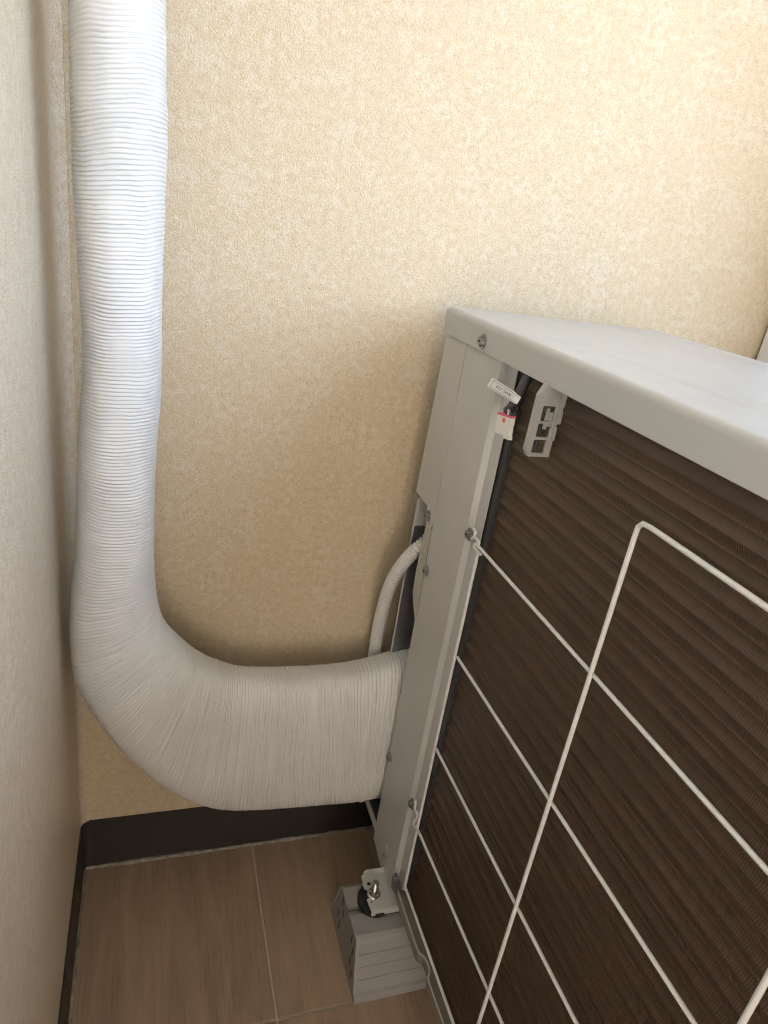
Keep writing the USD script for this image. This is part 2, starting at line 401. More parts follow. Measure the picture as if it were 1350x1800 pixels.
# ------------------------------------------------------------------ wrapped pipe bundle
PY = -0.074
outer = [(122, 0), (128, 300), (145, 600), (138, 790), (133, 960), (122, 1100), (127, 1165), (150, 1222), (185, 1272), (232, 1322), (292, 1372), (345, 1397), (395, 1408), (470, 1407), (600, 1396), (672, 1388)]
inner = [(292, 0), (293, 300), (285, 600), (277, 790), (271, 960), (275, 1050), (282, 1080), (296, 1107), (315, 1126), (336, 1145), (362, 1163), (390, 1174), (420, 1181), (490, 1183), (600, 1177), (712, 1150)]
PYS = np.interp(np.arange(len(outer)), [0, 4, 9, 12, 15], [-0.112, -0.112, -0.098, -0.082, PY])
O = np.array([at(a, b, 1, y) for (a, b), y in zip(outer, PYS)])[:, [0, 2]]
I = np.array([at(a, b, 1, y) for (a, b), y in zip(inner, PYS)])[:, [0, 2]]
top = np.array([[O[0, 0] + 0.002, RZ], [O[0, 0] + 0.003, 1.7], [O[0, 0] + 0.001, 1.4]])
topi = np.array([[I[0, 0] - 0.002, RZ], [I[0, 0] - 0.001, 1.7], [I[0, 0] - 0.001, 1.4]])
end = O[-1] + (O[-1] - O[-2]) / np.linalg.norm(O[-1] - O[-2]) * 0.035
endi = I[-1] + (I[-1] - I[-2]) / np.linalg.norm(I[-1] - I[-2]) * 0.012
O = np.vstack([top, O, end]); I = np.vstack([topi, I, endi])
C = (O + I) / 2
sl = np.r_[0, np.cumsum(np.linalg.norm(np.diff(C, axis=0), axis=1))]
s_vis = sl[2]
S = np.r_[np.arange(0, s_vis, 0.0016), np.arange(s_vis, sl[-1], 0.00052)]
NT = 128
fO, fI = PchipInterpolator(sl, O), PchipInterpolator(sl, I)
py = PchipInterpolator(sl, np.r_[[PYS[0]] * 3, PYS, PY])(S)
o2, i2 = fO(S), fI(S)
c2, a2 = (o2 + i2) / 2, (i2 - o2) / 2
la = np.linalg.norm(a2, axis=1)
th = np.linspace(0, 2 * np.pi, NT, endpoint=False)
horiz = np.clip((S - sl[9]) / (sl[14] - sl[9]), 0, 1); horiz = horiz * horiz * (3 - 2 * horiz)
ex = 2.3 + 0.9 * horiz                                    # the flat run is squarer
ry = 0.047 - 0.004 * horiz
ct, st = np.cos(th), np.sin(th)
ca = np.sign(ct)[None] * np.abs(ct)[None] ** (2 / ex[:, None])
sa = np.sign(st)[None] * np.abs(st)[None] ** (2 / ex[:, None])
Pt = np.zeros((len(S), NT, 3))
Pt[..., 0] = c2[:, None, 0] + a2[:, None, 0] * ca
Pt[..., 2] = c2[:, None, 1] + a2[:, None, 1] * ca
Pt[..., 1] = py[:, None] - ry[:, None] * sa                        # th = 90 degrees faces the viewer
# outward direction
Nn = np.zeros_like(Pt)
e_ = ex[:, None] - 1
na = np.sign(ca) * np.abs(ca) ** e_ / la[:, None]
nb = np.sign(sa) * np.abs(sa) ** e_ / ry[:, None]
ua = a2 / la[:, None]
Nn[..., 0], Nn[..., 2], Nn[..., 1] = ua[:, None, 0] * na, ua[:, None, 1] * na, -nb
Nn /= np.linalg.norm(Nn, axis=2, keepdims=True) + 1e-9
SS = np.broadcast_to(S[:, None], (len(S), NT))
TT = np.broadcast_to(th[None], (len(S), NT))
cx, sx = np.cos(TT), np.sin(TT)
nz = lambda ks, kt, seed, o=3: fbm(np.stack([SS * ks, cx * kt + 40, sx * kt + 40], -1), o, seed)
# turns of the tape: a slanted saw-tooth whose pitch and slant wander, fading in and out
pitch = 0.0039 + 0.0008 * np.clip((S - sl[7]) / 0.10, 0, 1)
turns = np.r_[0, np.cumsum(np.diff(S) / pitch[1:])][:, None]
pitch = pitch[:, None]
slant = 0.0016 * np.cos(TT - 2.2) + 0.006 * (nz(9, 1.1, 1) - 0.5) + 0.0028 * (nz(40, 1.6, 2) - 0.5)
ph = turns + slant * (1 - 0.2 * horiz[:, None]) / pitch + 2.2 * (nz(14, 0.4, 3) - 0.5)
fr = ph - np.floor(ph)
turn = np.floor(ph)
saw = np.where(fr < 0.80, fr / 0.80, (1 - fr) / 0.20)
amp_turn = 0.65 + 0.6 * ((np.sin(turn * 12.9898) * 43758.5453) % 1.0)
fade = np.clip((nz(55, 1.8, 4) - 0.26) / 0.22, 0.4, 1.0)
wide = np.clip((nz(16, 0.8, 6) - 0.30) / 0.2, 0.5, 1.0)
d_v = (0.0012 * (saw - 0.5) * amp_turn - (0.0007 + 0.0002 * np.clip((S - sl[6]) / 0.12, 0, 1))[:, None] * np.exp(-((np.minimum(fr, 1 - fr)) / 0.15) ** 2)) * fade * wide * (1 + 0.25 * np.clip((S - sl[6]) / 0.12, 0, 1) - 0.35 * horiz)[:, None]
# long soft folds on the flat side of the level run, dense turns at its two rims
front = np.clip(sx, 0, 1)
fold = nz(150, 1.1, 7, 2) - 0.5
fold2 = nz(330, 1.4, 8, 2) - 0.5
rim = np.clip(np.abs(cx) * 1.5 - 0.55, 0.0, 1)
d_h = d_v * (0.85 - 0.25 * rim) * np.clip((nz(75, 1.3, 21) - 0.25) / 0.22, 0.25, 1.35) + (0.0030 * fold + 0.0024 * fold2) * (1 - 0.75 * rim) * np.clip(0.4 + front, 0, 1)
hz = horiz[:, None]
disp = d_v * (1 - hz) + d_h * hz
# bulges of the insulation underneath, and two lapped bands
disp += 0.0034 * (nz(9, 0.9, 11) - 0.5) + 0.0020 * (nz(28, 1.6, 12) - 0.5)
# wrinkles that gather at the inside of the bend
bend = np.exp(-((S - sl[9]) / 0.085) ** 2)[:, None]
disp += 0.0022 * bend * (nz(260, 1.0, 14, 2) - 0.5) * np.clip(0.6 + 0.6 * sx, 0, 1)
for s0, w_, h_ in ((sl[5] + 0.205, 0.020, 0.0006), (sl[3] + 0.082, 0.016, 0.0005)):
    u = (S[:, None] - s0 - 0.004 * np.cos(TT - 1.2)) / w_
    disp += h_ * np.where((u > 0) & (u < 1), np.minimum(1, (1 - u) * 1.3 + 0.1), 0) 
# loose end of the tape pulled tight next to the unit: a few hard slanting creases
dS = sl[-1] - S[:, None]
for k, (off, sl_, hh) in enumerate(((0.050, 0.030, 0.0017), (0.060, 0.022, 0.0012), (0.043, 0.036, 0.0013), (0.083, 0.015, 0.0008))):
    q = (dS - off - sl_ * (-cx)) / 0.0018
    disp += hh * np.exp(-q * q) * np.clip(sx + 0.4, 0, 1)
Pt += Nn * disp[..., None]
Pt[..., 1] = np.minimum(Pt[..., 1], -0.004)
Pt[..., 0] = np.maximum(Pt[..., 0], 0.0015)
V = Pt.reshape(-1, 3)
i, j = np.meshgrid(np.arange(len(S) - 1), np.arange(NT), indexing='ij')
q = np.stack([i * NT + j, i * NT + (j + 1) % NT, (i + 1) * NT + (j + 1) % NT, (i + 1) * NT + j], -1).reshape(-1, 4)
F = np.vstack([q[:, [0, 1, 2]], q[:, [0, 2, 3]]])
pipe = trimesh.Trimesh(V, F, process=False)
if pipe.volume < 0:
    pipe.invert()
obj('wrapped_pipe', pipe, M_WRAP, smooth=True, label='thick white tape-wrapped refrigerant pipe bending from the corner into the unit', cat='pipe')

# ------------------------------------------------------------------ corrugated conduit
cp = [at(745, 955, 1, -0.090), at(738, 961, 1, -0.088), at(712, 986, 1, -0.07), at(690, 1020, 1, -0.055), at(675, 1062, 1, -0.042), at(664, 1110, 1, -0.034), at(657, 1158, 1, -0.030)]
cp = [cp[0] + np.array([0.03, 0.006, 0.012])] + cp + [cp[-1] + np.array([0.0, 0.0, -0.09]), cp[-1] + np.array([0.012, -0.002, -0.20])]
path = smooth_path(cp, 2200)
sc = np.r_[0, np.cumsum(np.linalg.norm(np.diff(path, axis=0), axis=1))]
pr = (sc / 0.0056) % 1.0
rad = 0.0086 + 0.0016 * np.sin(2 * np.pi * pr)
obj('corrugated_conduit', tube(path, rad, 24), M_CONDUIT, smooth=True, label='thin light grey corrugated conduit curving down behind the wrapped pipe', cat='conduit')

# ------------------------------------------------------------------ outdoor unit
X = 0.452
U = thing('outdoor_unit', 'large light grey air conditioner outdoor unit with brown coil and wire guard', 'air conditioner')
YB, YE, DEP = -0.0605, -0.985, 0.309
ZT, ZS = 0.9626, 0.931


def yz(px, py, x=X):
    p = at(px, py, 0, x)
    return (p[1], p[2])


# top lid: rounded, folded down all round, with a shallow pressed field
lid = rbox(X - 0.006, X + DEP + 0.006, YE - 0.004, YB + 0.006, ZS, ZT + 0.03, 0.011, 20)
lid = trimesh.intersections.slice_mesh_plane(lid, [0, 0, 1], [0, 0, ZS + 0.0], cap=False)
def lid_mesh():
    r = 0.0105
    pts = []
    ring = []
    x0, x1, y0, y1 = X - 0.006, X + DEP + 0.006, YE - 0.004, YB + 0.006
    rc = 0.0075
    lo = [m3.Manifold.cylinder(0.004, rc, rc, 28).translate([x, y, ZS]) for x in (x0 + rc, x1 - rc) for y in (y0 + rc, y1 - rc)]
    hi = [m3.Manifold.sphere(rc, 28).translate([x, y, ZT - rc]) for x in (x0 + rc, x1 - rc) for y in (y0 + rc, y1 - rc)]
    body = m3.Manifold.batch_hull(lo + hi)
    inner = m3.Manifold.cube([x1 - x0 - 0.003, y1 - y0 - 0.003, 0.02]).translate([x0 + 0.0015, y0 + 0.0015, ZS - 0.0105])
    return body - inner
obj('top_lid', lid_mesh(), M_TOP, U, smooth=35)
# pressed field on the lid
fx0, fx1, fy0, fy1 = X + 0.048, X + DEP - 0.03, YE + 0.05, YB - 0.19
rc = 0.03
lo = [m3.Manifold.cylinder(0.0002, rc, rc, 40).translate([x, y, ZT - 0.0012]) for x in (fx0 + rc, fx1 - rc) for y in (fy0 + rc, fy1 - rc)]
hi = [m3.Manifold.cylinder(0.0004, rc - 0.016, rc - 0.016, 40).translate([x, y, ZT + 0.0008]) for x in (fx0 + rc, fx1 - rc) for y in (fy0 + rc, fy1 - rc)]
obj('lid_field', m3.Manifold.batch_hull(lo + hi), M_TOP, U, smooth=60, label='shallow raised field pressed into the lid')

# rear corner panel: flat strip, shallow step, mounting flange
ySeam = yz(822, 603)[0]
XF = X + 0.0075
yA = yz(880.5, 648)[0]; yB_ = min(yz(889, 652, XF)[0], yA - 0.0025)      # the step
yR = yz(908.5, 658, XF)[0]                  # edge against the coil
print('panel', ySeam, yA, yB_, yR)
prof = [(X, ySeam), (X, yA), (XF, yB_), (XF, yR), (XF + 0.0013, yR), (XF + 0.0013, yB_ + 0.0008), (X + 0.0012, yA + 0.0010),
        (X + 0.0012, ySeam - 0.0012), (X + 0.02, ySeam - 0.0012), (X + 0.02, ySeam)]
zb = {k: yz(*k) for k in ((655, 1470), (665, 1515), (688, 1555), (699, 1562))}
panel = m3.CrossSection([prof] if Polygon(prof).exterior.is_ccw else [prof[::-1]]).extrude(ZS - 0.001 - 0.10).translate([0, 0, 0.10])
# trim the foot of the panel along its sloping edge
cut = [(0.0, 0.0), (-0.4, 0.0), (-0.4, 0.150), (-0.256, 0.150), (-0.2475, 0.152), (-0.226, 0.131), (-0.168, 0.112), (-0.135, 0.121), (0.0, 0.121)]
cutm = prism(cut, 0, X - 0.02, X + 0.05)
if cutm.volume < 0:
    cutm.invert()
cm = m3.Manifold(m3.Mesh(np.asarray(cutm.vertices, np.float32), np.asarray(cutm.faces, np.uint32)))
trimmed = panel - cm if not cm.is_empty() else panel
obj('corner_panel', trimmed, M_BODY, U, smooth=25, label='upright light grey corner panel with a stepped flange')
# service cover: upper rear flange with cut corner, and the side sheet that runs to the foot
cov = [yz(787, 581), yz(732, 863), yz(751, 889), yz(751, 900), yz(749, 925), yz(760, 925), yz(781, 820), yz(821.0, 603)]
cov = [(a, min(z, ZS - 0.001)) for a, z in cov]
cov[-1] = (ySeam + 0.0009, ZS - 0.001); cov[-2] = (ySeam + 0.0009, cov[-2][1]); cov[-3] = (ySeam + 0.0009, cov[-3][1])
yc = cov[0][0]
obj('service_cover', cat(prism(cov, 0, X - 0.0004, X + 0.0012), bx(X + 0.0012, X + DEP, yc - 0.0012, yc, 0.66, ZS - 0.001)), M_BODY, U, label='upper service cover with a cut lower corner')
obj('side_sheet', bx(X + 0.0014, X + DEP, yc - 0.0024, yc - 0.0014, 0.150, 0.66), M_INNER, U, label='dark bare inner side sheet behind the pipes')
obj('side_sheet_rim', bx(X - 0.0004, X + 0.0030, yc - 0.0016, yc + 0.0004, 0.148, 0.70), M_BODY, U)
obj('valve_plate', bx(X + 0.060, X + 0.064, ySeam - 0.02, yc - 0.004, 0.15, ZS - 0.01), M_INNER, U)
obj('copper_pipe', tube(smooth_path([(X + 0.03, -0.105, 0.70), (X + 0.026, -0.112, 0.672), (X + 0.035, -0.118, 0.64)], 16), 0.005, 10), M_COPPER, U, smooth=True)
# yellowed clear tape along the panel's edge
tp = [yz(751, 919), yz(741, 965), yz(733, 1003), yz(727, 1040), yz(728, 1062), yz(731, 1092), yz(737, 1062), yz(760, 926)]
tp = [(a, z) for a, z in tp]
obj('clear_tape', prism(tp, 0, X - 0.0014, X - 0.0008), M_TAPE, U, label='strip of yellowed clear tape with air bubbles on the panel edge')

# coil: zig-zag rows of fins, one row of tubes every 21 mm
def coil(Uy, Vz):
    P = 0.0212
    w = Vz + 0.0003 * (fbm(np.stack([Uy * 14, np.floor(Vz / P) * 3.1, Uy * 0], -1), 2, 5) - 0.5)
    f = (w / P) % 1.0
    row = np.floor(w / P)
    d = 0.0031 * np.abs(2 * f - 1) ** 0.9 + 0.0008 * np.abs(2 * ((2 * f) % 1.0) - 1)
    d += 0.0011 * np.exp(-((f - 0.5) / 0.05) ** 2)
    d *= 0.92 + 0.16 * ((np.sin(row * 91.7) * 4373.1) % 1.0)
    return np.stack([X + 0.0165 - d, Uy, Vz], -1)
yC0 = yR - 0.012
cg = grid(np.linspace(YE + 0.02, yC0, 46), np.arange(0.150, ZS + 0.004, 0.0009), coil)
cg.invert()
obj('coil', cg, M_COIL, U, smooth=40, label='dark brown finned heat exchanger coil')
obj('coil_end_plate', cat(bx(X + 0.012, X + 0.05, yC0, yC0 + 0.0012, 0.150, ZS), bx(X + 0.0105, X + 0.0118, yC0, yR + 0.006, 0.150, ZS)), M_DARK, U)
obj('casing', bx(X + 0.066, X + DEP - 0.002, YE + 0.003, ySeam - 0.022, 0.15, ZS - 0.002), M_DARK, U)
obj('front_panel', bx(X + DEP, X + DEP + 0.0014, YE, yc, 0.125, ZS - 0.001), M_BODY, U)
obj('far_side_panel', bx(X + 0.002, X + DEP - 0.0005, YE, YE + 0.0014, 0.125, ZS - 0.001), M_BODY, U)

# base pan with its jogged rim
zl = 0.145
lipxy = [at(a, b, 2, zl)[:2] for a, b in ((697, 1534), (702, 1550), (698, 1561), (702, 1573), (735, 1673), (741, 1677), (747, 1682), (753, 1695), (756, 1707), (752, 1718), (757, 1735), (780, 1800))]
lipxy += [np.array([lipxy[-1][0], -0.60]), np.array([lipxy[-1][0] + 0.0058, -0.608]), np.array([lipxy[-1][0] + 0.0058, -0.63]), np.array([lipxy[-1][0], -0.638]), np.array([lipxy[-1][0], YE])]
lipxy = np.array(lipxy)
# soften the jogs
dense = []
for a, b in zip(lipxy[:-1], lipxy[1:]):
    dense += [a + (b - a) * u for u in np.linspace(0, 1, 6)[:-1]]
dense = np.array(dense + [lipxy[-1]])
dense[1:-1] = 0.25 * dense[:-2] + 0.5 * dense[1:-1] + 0.25 * dense[2:]
dense[1:-1] = 0.25 * dense[:-2] + 0.5 * dense[1:-1] + 0.25 * dense[2:]
rim = LineString(dense).buffer(0.0008, cap_style=2, join_style=1)
rim_m = prism(rim, 2, 0.127, zl - 0.0012)
lit_edge_m = prism(LineString(dense).buffer(0.0011, cap_style=2, join_style=1), 2, zl - 0.0012, zl)  # paler strip: light caught on the fold, put into its colour
# the sloping ledge inside the rim
n = len(dense)
inn = dense + np.array([0.0165, 0.0])
top_v = np.c_[dense + np.array([0.0008, 0]), np.full(n, zl - 0.009)]
in_v = np.c_[inn, np.full(n, zl - 0.0085)]
in2 = np.c_[inn + np.array([0.002, 0]), np.full(n, zl + 0.008)]
v = np.vstack([top_v, in_v, in2]); k = np.arange(n - 1)
q = np.vstack([np.stack([k + o, k + n + o, k + n + 1 + o, k + 1 + o], 1) for o in (0, n)])
ledge = trimesh.Trimesh(v, np.vstack([q[:, [0, 1, 2]], q[:, [0, 2, 3]]]), process=False)
pan = thing_pan = obj('base_pan', cat(bx(X + 0.012, X + DEP, YE + 0.002, yc - 0.003, 0.1275, 0.1355)), M_LIP, U)
obj('rim', rim_m, M_LIP, pan, smooth=40)
obj('lit_folded_edge', lit_edge_m, M_BODY, pan, smooth=40)
obj('ledge', ledge, M_LIP, pan, smooth=40)
tab = [yz(690, 1541, X - 0.002), yz(697, 1534, X - 0.002), yz(702, 1549, X - 0.002), yz(697, 1575, X - 0.002), yz(689, 1560, X - 0.002)]
obj('tab', prism(Polygon(tab), 0, X - 0.0030, X - 0.0015), M_INNER, pan)
obj('pan_edge', cat(bx(X - 0.0008, X + 0.004, -0.134, yc - 0.004, 0.1405, 0.1475)), M_BODY, pan)
obj('pan_inside', bx(X + 0.004, X + 0.09, ySeam - 0.01, yc - 0.004, 0.1400, 0.1440), M_INNER, pan)


# screws: washer-head hexagon screws with a recess
def screw(p, r=0.0062, name='screw', mat=None):
    p = np.asarray(p)
    d = np.array([-1.0, 0, 0])
    w = cyl(p, p + d * 0.0011, r * 1.28, 24)
    h = trimesh.creation.cylinder(r * 0.86, height=0.0036, sections=6)
    h.apply_transform(trimesh.geometry.align_vectors([0, 0, 1], d))
    h.apply_translation(p + d * 0.0029)
    c = cyl(p + d * 0.0045, p + d * 0.0050, r * 0.62, 16)
    slot = bx(-0.0054, -0.0050, -r * 0.42, r * 0.42, -r * 0.14, r * 0.14); slot.apply_translation(p)
    s = obj(name, cat(w, h, c), mat or M_SCREW, U)
    obj('recess', cat(slot), M_BLACK, s)
for a, b, x in ((753, 907, X - 0.0004), (750, 1003, X), (686, 1331, X), (826, 939, X + 0.003), (725, 1413, X + 0.003)):
    yy, z_ = yz(a, b, x)
    screw((x, yy, z_))
yy, z_ = yz(849, 600, X - 0.006); screw((X - 0.006, yy, z_), 0.0066)
yy, z_ = yz(679, 1503, X); screw((X + 0.0004, yy, z_), 0.0044)
# the oval pressing round the lowest screw, two small score marks
yy, z_ = yz(678, 1498, X)
el = trimesh.creation.cylinder(1.0, height=0.0012, sections=32); el.apply_transform(trimesh.geometry.align_vectors([0, 0, 1], [1, 0, 0])); el.apply_scale((1, 0.0075, 0.013)); el.apply_translation((X - 0.0003, yy, z_))
obj('pressing', el, M_BODY, U)
yy, z_ = yz(696, 1544, X - 0.003); screw((X - 0.003, yy, z_), 0.0036)

# wire guard
XW = X - 0.006
WR = 0.0019
gd = obj('wire_guard', tube(smooth_path([(XW, -0.2690, 0.728), (XW, -0.2695, 0.45), (XW, -0.2725, 0.190)], 30), WR, 10), M_WIRE, U, smooth=60, label='white coated wire guard in front of the coil')
zw = [at(838, 957, 0, XW)[2] - 0.003, at(805, 1157, 0, XW)[2], at(768, 1319, 0, XW)[2], at(735, 1460, 0, XW)[2], at(712, 1558, 0, XW)[2] - 0.001]
rows = ((at(838, 957, 0, XW), (1045, 1188)), (at(805, 1157, 0, XW), (970, 1408)), (at(768, 1319, 0, XW), (911, 1592)), (at(735, 1460, 0, XW), (862, 1735)), (at(712, 1558, 0, XW), None))
for k, (p, q_) in enumerate(rows):
    z0 = p[2]
    z1 = at(q_[0], q_[1], 0, XW)[2] if q_ else z0
    yv = -0.4985
    slope = (z1 - z0) / (yv - p[1]) * 0.5
    a = np.array([XW, p[1] + 0.002, z0]); b = np.array([XW, YE + 0.06, (z0 + z1) / 2 + slope * (YE + 0.06 - (p[1] + yv) / 2)])
    obj('wire', tube([a, a + (b - a) * 0.3, a + (b - a) * 0.7, b], WR, 10), M_WIRE, gd, smooth=60)
XV = XW - 2 * WR * 0.9
ztop = 0.8745
def vertical(y, y_low):
    return [(XV, y, 0.19), (XV, y_low, 0.5), (XV, y, ztop - 0.006)]
pts = [(XV, -0.4985, 0.165), (XV, -0.4985, 0.4), (XV, -0.4985, 0.7), (XV, -0.4985, 0.860), (XV, -0.4990, 0.869), (XV, -0.5025, 0.8735), (XV, -0.512, 0.8745), (XV, -0.65, 0.8755), (XV, -0.80, 0.877), (XV, YE + 0.06, 0.878)]
obj('wire', tube(pts, WR * 1.08, 12), M_WIRE, gd, smooth=60)
for y in (-0.7114, -0.905):
    obj('wire', tube([(XV, y, 0.165), (XV, y, 0.45), (XV, y, 0.70), (XV, y, ztop)], WR * 1.08, 12), M_WIRE, gd, smooth=60)
# hooks round the two clamping screws
for (sx_, sy_), w in (((826, 939), [(833, 930), (836, 936), (834, 944), (829, 947), (833, 944), (840, 950), (842, 955), (838, 959), (834, 957), (833, 960), (838, 967), (845, 975)]),
                      ((725, 1413), [(730, 1407), (731, 1413), (729, 1421), (732, 1427), (734, 1435), (731, 1441), (728, 1444), (728, 1450), (733, 1458), (738, 1466)])):
    pp = [np.array([XW - 0.001, *yz(a, b, XW - 0.001)]) for a, b in w]
    obj('hook', tube(smooth_path(pp, 60, True), 0.0017, 8), M_WIRE, gd, smooth=60)

# temperature sensor clip on the coil: grey plastic box frame with three windows
hy0, hy1 = -0.3304, -0.3235
clip_poly = Polygon([(0.4445, 0.934), (0.4388, 0.922), (0.4380, 0.8680), (0.4412, 0.8625), (0.4640, 0.8625), (0.4640, 0.934)])
wins = [sbox(0.4452, 0.8975, 0.4590, 0.9125), sbox(0.4444, 0.8820, 0.4585, 0.8955), sbox(0.4436, 0.8660, 0.4575, 0.8795)]
face = clip_poly
for w in wins:
    face = face.difference(w.buffer(-0.0015).buffer(0.0015))
ch = obj('sensor_clip', cat(prism(face, 1, hy0, hy0 + 0.0026), prism(clip_poly.difference(clip_poly.buffer(-0.0016)), 1, hy0 + 0.0026, hy1)), M_HOLDER, U, label='grey plastic sensor clip with three openings on the coil')
obj('sensor_tube', cat(cyl((0.449, -0.3262, 0.872), (0.449, -0.3262, 0.928), 0.0024, 12)), M_DARK, ch)
obj('inner_frame', cat(bx(0.4515, 0.4555, -0.3270, -0.3235, 0.889, 0.9095), bx(0.4545, 0.4600, -0.3275, -0.3245, 0.892, 0.906)), M_HOLDER, ch)
obj('side_tongue', cat(bx(0.4605, 0.4660, -0.3330, -0.3306, 0.8965, 0.934), bx(0.4605, 0.4640, -0.3325, -0.3306, 0.880, 0.893)), M_HOLDER, ch)

# cable with flag label and plug
XK = 0.4415
ctop, cmid, cend = at(934, 656, 0, 0.4545), at(914, 690, 0, XK + 0.004), at(892, 722, 0, XK)
ca_ = obj('sensor_cable', tube(smooth_path([ctop + np.array([0.009, -0.006, 0.012]), ctop, cmid, cend], 40), 0.0049, 16), M_CABLE, U, smooth=60, label='short dark grey cable hanging from under the lid')
# label flag: a strip wrapped once round the cable, sticking out to the left
def lab(px, py, x):
    return at(px, py, 0, x)
A0, A1 = lab(865.5, 663.5, 0.4425), lab(856, 678.5, 0.4425)           # outer end, upper and lower corner
B0, B1 = lab(904, 688.5, 0.4355), lab(895, 703, 0.4355)               # where it meets the cable
C0, C1 = lab(915.5, 698, 0.4385), lab(908, 711, 0.4385)               # round the cable
nl = 24
up = smooth_path([A0, A0 * .5 + B0 * .5 + np.array([-0.0003, 0, 0.0]), B0, B0 * .45 + C0 * .55 + np.array([-0.0022, 0, 0.0008]), C0], nl, True)
lo_ = smooth_path([A1, A1 * .5 + B1 * .5 + np.array([-0.0003, 0, 0.0]), B1, B1 * .45 + C1 * .55 + np.array([-0.0022, 0, 0.0008]), C1], nl, True)
def strip(t0, t1, s0, s1, off, m_=nl):
    """Patch of the label surface between fractions t (along) and s (across), lifted by OFF towards the viewer."""
    ts = np.linspace(t0, t1, m_)
    k = np.linspace(0, 1, nl)
    U_ = np.stack([np.interp(ts, k, up[:, c]) for c in range(3)], 1)
    L_ = np.stack([np.interp(ts, k, lo_[:, c]) for c in range(3)], 1)
    o = np.array([-off, 0, 0])
    a, b = U_ + (L_ - U_) * s0 + o, U_ + (L_ - U_) * s1 + o
    v = np.vstack([a, b]); k = np.arange(m_ - 1)
    q = np.stack([k, k + 1, k + 1 + m_, k + m_], 1)
    return trimesh.Trimesh(v, np.vstack([q[:, [0, 1, 2]], q[:, [0, 2, 3]]]), process=False)
back_l = strip(0, 1, 0, 1, -0.0005); back_l.invert()
tag = obj('flag_label', cat(strip(0, 1, 0, 1, 0.0), back_l), M_LABEL, ca_, smooth=True)
lines = [strip(0.10, 1, 0.13, 0.165, 0.0003), strip(0.10, 1, 0.845, 0.88, 0.0003), strip(0.10, 0.113, 0.13, 0.88, 0.0003, 2)]
txt = meshkit.text_mesh('NVC J18', 1.0, 0.001)
tv = np.array(txt.vertices); x0_, x1_ = tv[:, 0].min(), tv[:, 0].max()
# the writing stands upside down on the strip: it begins at the cable
tt = 0.83 - (tv[:, 0] - x0_) / (x1_ - x0_) * 0.53
sv = 0.38 + tv[:, 1] * 0.26
k = np.linspace(0, 1, nl)
U_ = np.stack([np.interp(tt, k, up[:, c]) for c in range(3)], 1); L_ = np.stack([np.interp(tt, k, lo_[:, c]) for c in range(3)], 1)
letters = trimesh.Trimesh(U_ + (L_ - U_) * sv[:, None] + np.array([-0.0004, 0, 0]) - np.c_[tv[:, 2] * 0.1, tv[:, 2] * 0, tv[:, 2] * 0], txt.faces, process=False)
obj('printing', cat(lines, letters), M_INK, tag)
# plug: white housing, pink-red strip with pins, orange dot
e1 = at(898, 733, 0, XK - 0.004) - at(876, 726, 0, XK - 0.004); e1 /= np.linalg.norm(e1)
e2 = at(867, 757, 0, XK - 0.004) - at(876, 726, 0, XK - 0.004); e2 -= e1 * (e1 @ e2); e2 /= np.linalg.norm(e2)
e3 = np.array([1.0, 0, 0])
P0 = at(875.5, 725.5, 0, XK - 0.007)
def pbox(a0, a1, b0, b1, c0, c1):
    b = bx(a0, a1, b0, b1, c0, c1); v = np.array(b.vertices)
    r_ = trimesh.Trimesh(P0 + v[:, :1] * e1 + v[:, 1:2] * e2 + v[:, 2:] * e3, b.faces, process=False)
    if r_.volume < 0: r_.invert()
    return r_
W_ = np.linalg.norm(at(898, 733, 0, XK - 0.004) - at(875.5, 725.5, 0, XK - 0.004))
Lp = np.linalg.norm(at(866, 756, 0, XK - 0.004) - at(875.5, 725.5, 0, XK - 0.004))
plug = obj('plug', cat(pbox(0, W_, 0.0015, Lp * 0.42, 0, 0.005), pbox(-0.0012, W_ - 0.001, Lp * 0.42, Lp, 0, 0.005), pbox(W_ * 0.55, W_, Lp, Lp + 0.003, 0.001, 0.005)), M_WHITEPL, ca_)
obj('plug_strip', pbox(-0.0006, W_ + 0.0006, -0.0004, 0.0014, -0.0003, 0.0055), M_RED, plug)
obj('dot', cyl(P0 + e1 * W_ * 0.55 + e2 * Lp * 0.27, P0 + e1 * W_ * 0.55 + e2 * Lp * 0.27 - e3 * 0.0008, 0.0024, 20), M_ORANGE, plug)
for k in range(4):
    a = P0 + e1 * W_ * (0.25 + 0.18 * k) + e2 * 0.001 + e3 * 0.0025
    b = cend + np.array([0.0, 0.002 - 0.0013 * k, 0.002])
    obj('core_wire', tube(smooth_path([a, a - e2 * 0.003, b], 8), 0.0011, 8), (M_RED, M_CABLE, M_WHITEPL, M_CABLE)[k], plug, smooth=60)

# foot bracket under the pan
ZB = 0.1150
fb = [at(a, b, 2, ZB)[:2] for a, b in ((635, 1539), (640, 1562), (647, 1564), (655, 1560), (663, 1562), (665, 1570), (659, 1577), (647, 1579), (645, 1581), (652, 1600))]
back_r = np.array([0.50, fb[0][1] - 0.002]); front_r = np.array([0.50, fb[-1][1] - 0.002])
plate = Polygon([tuple(p) for p in fb] + [tuple(front_r), tuple(back_r)]).buffer(-0.0012).buffer(0.0012)
h1 = at(648.5, 1553, 2, ZB)[:2]; h2 = at(653, 1586, 2, ZB)[:2]
from shapely.geometry import Point
plate = plate.difference(Point(*h1).buffer(0.0032)).difference(Point(*h2).buffer(0.0016))
lipb = Polygon([(fb[0][0] + 0.0022, ZB), (fb[0][0] + 0.003, ZB + 0.009), (fb[0][0] + 0.0055, ZB + 0.0115), (0.50, ZB + 0.0115), (0.50, ZB)])
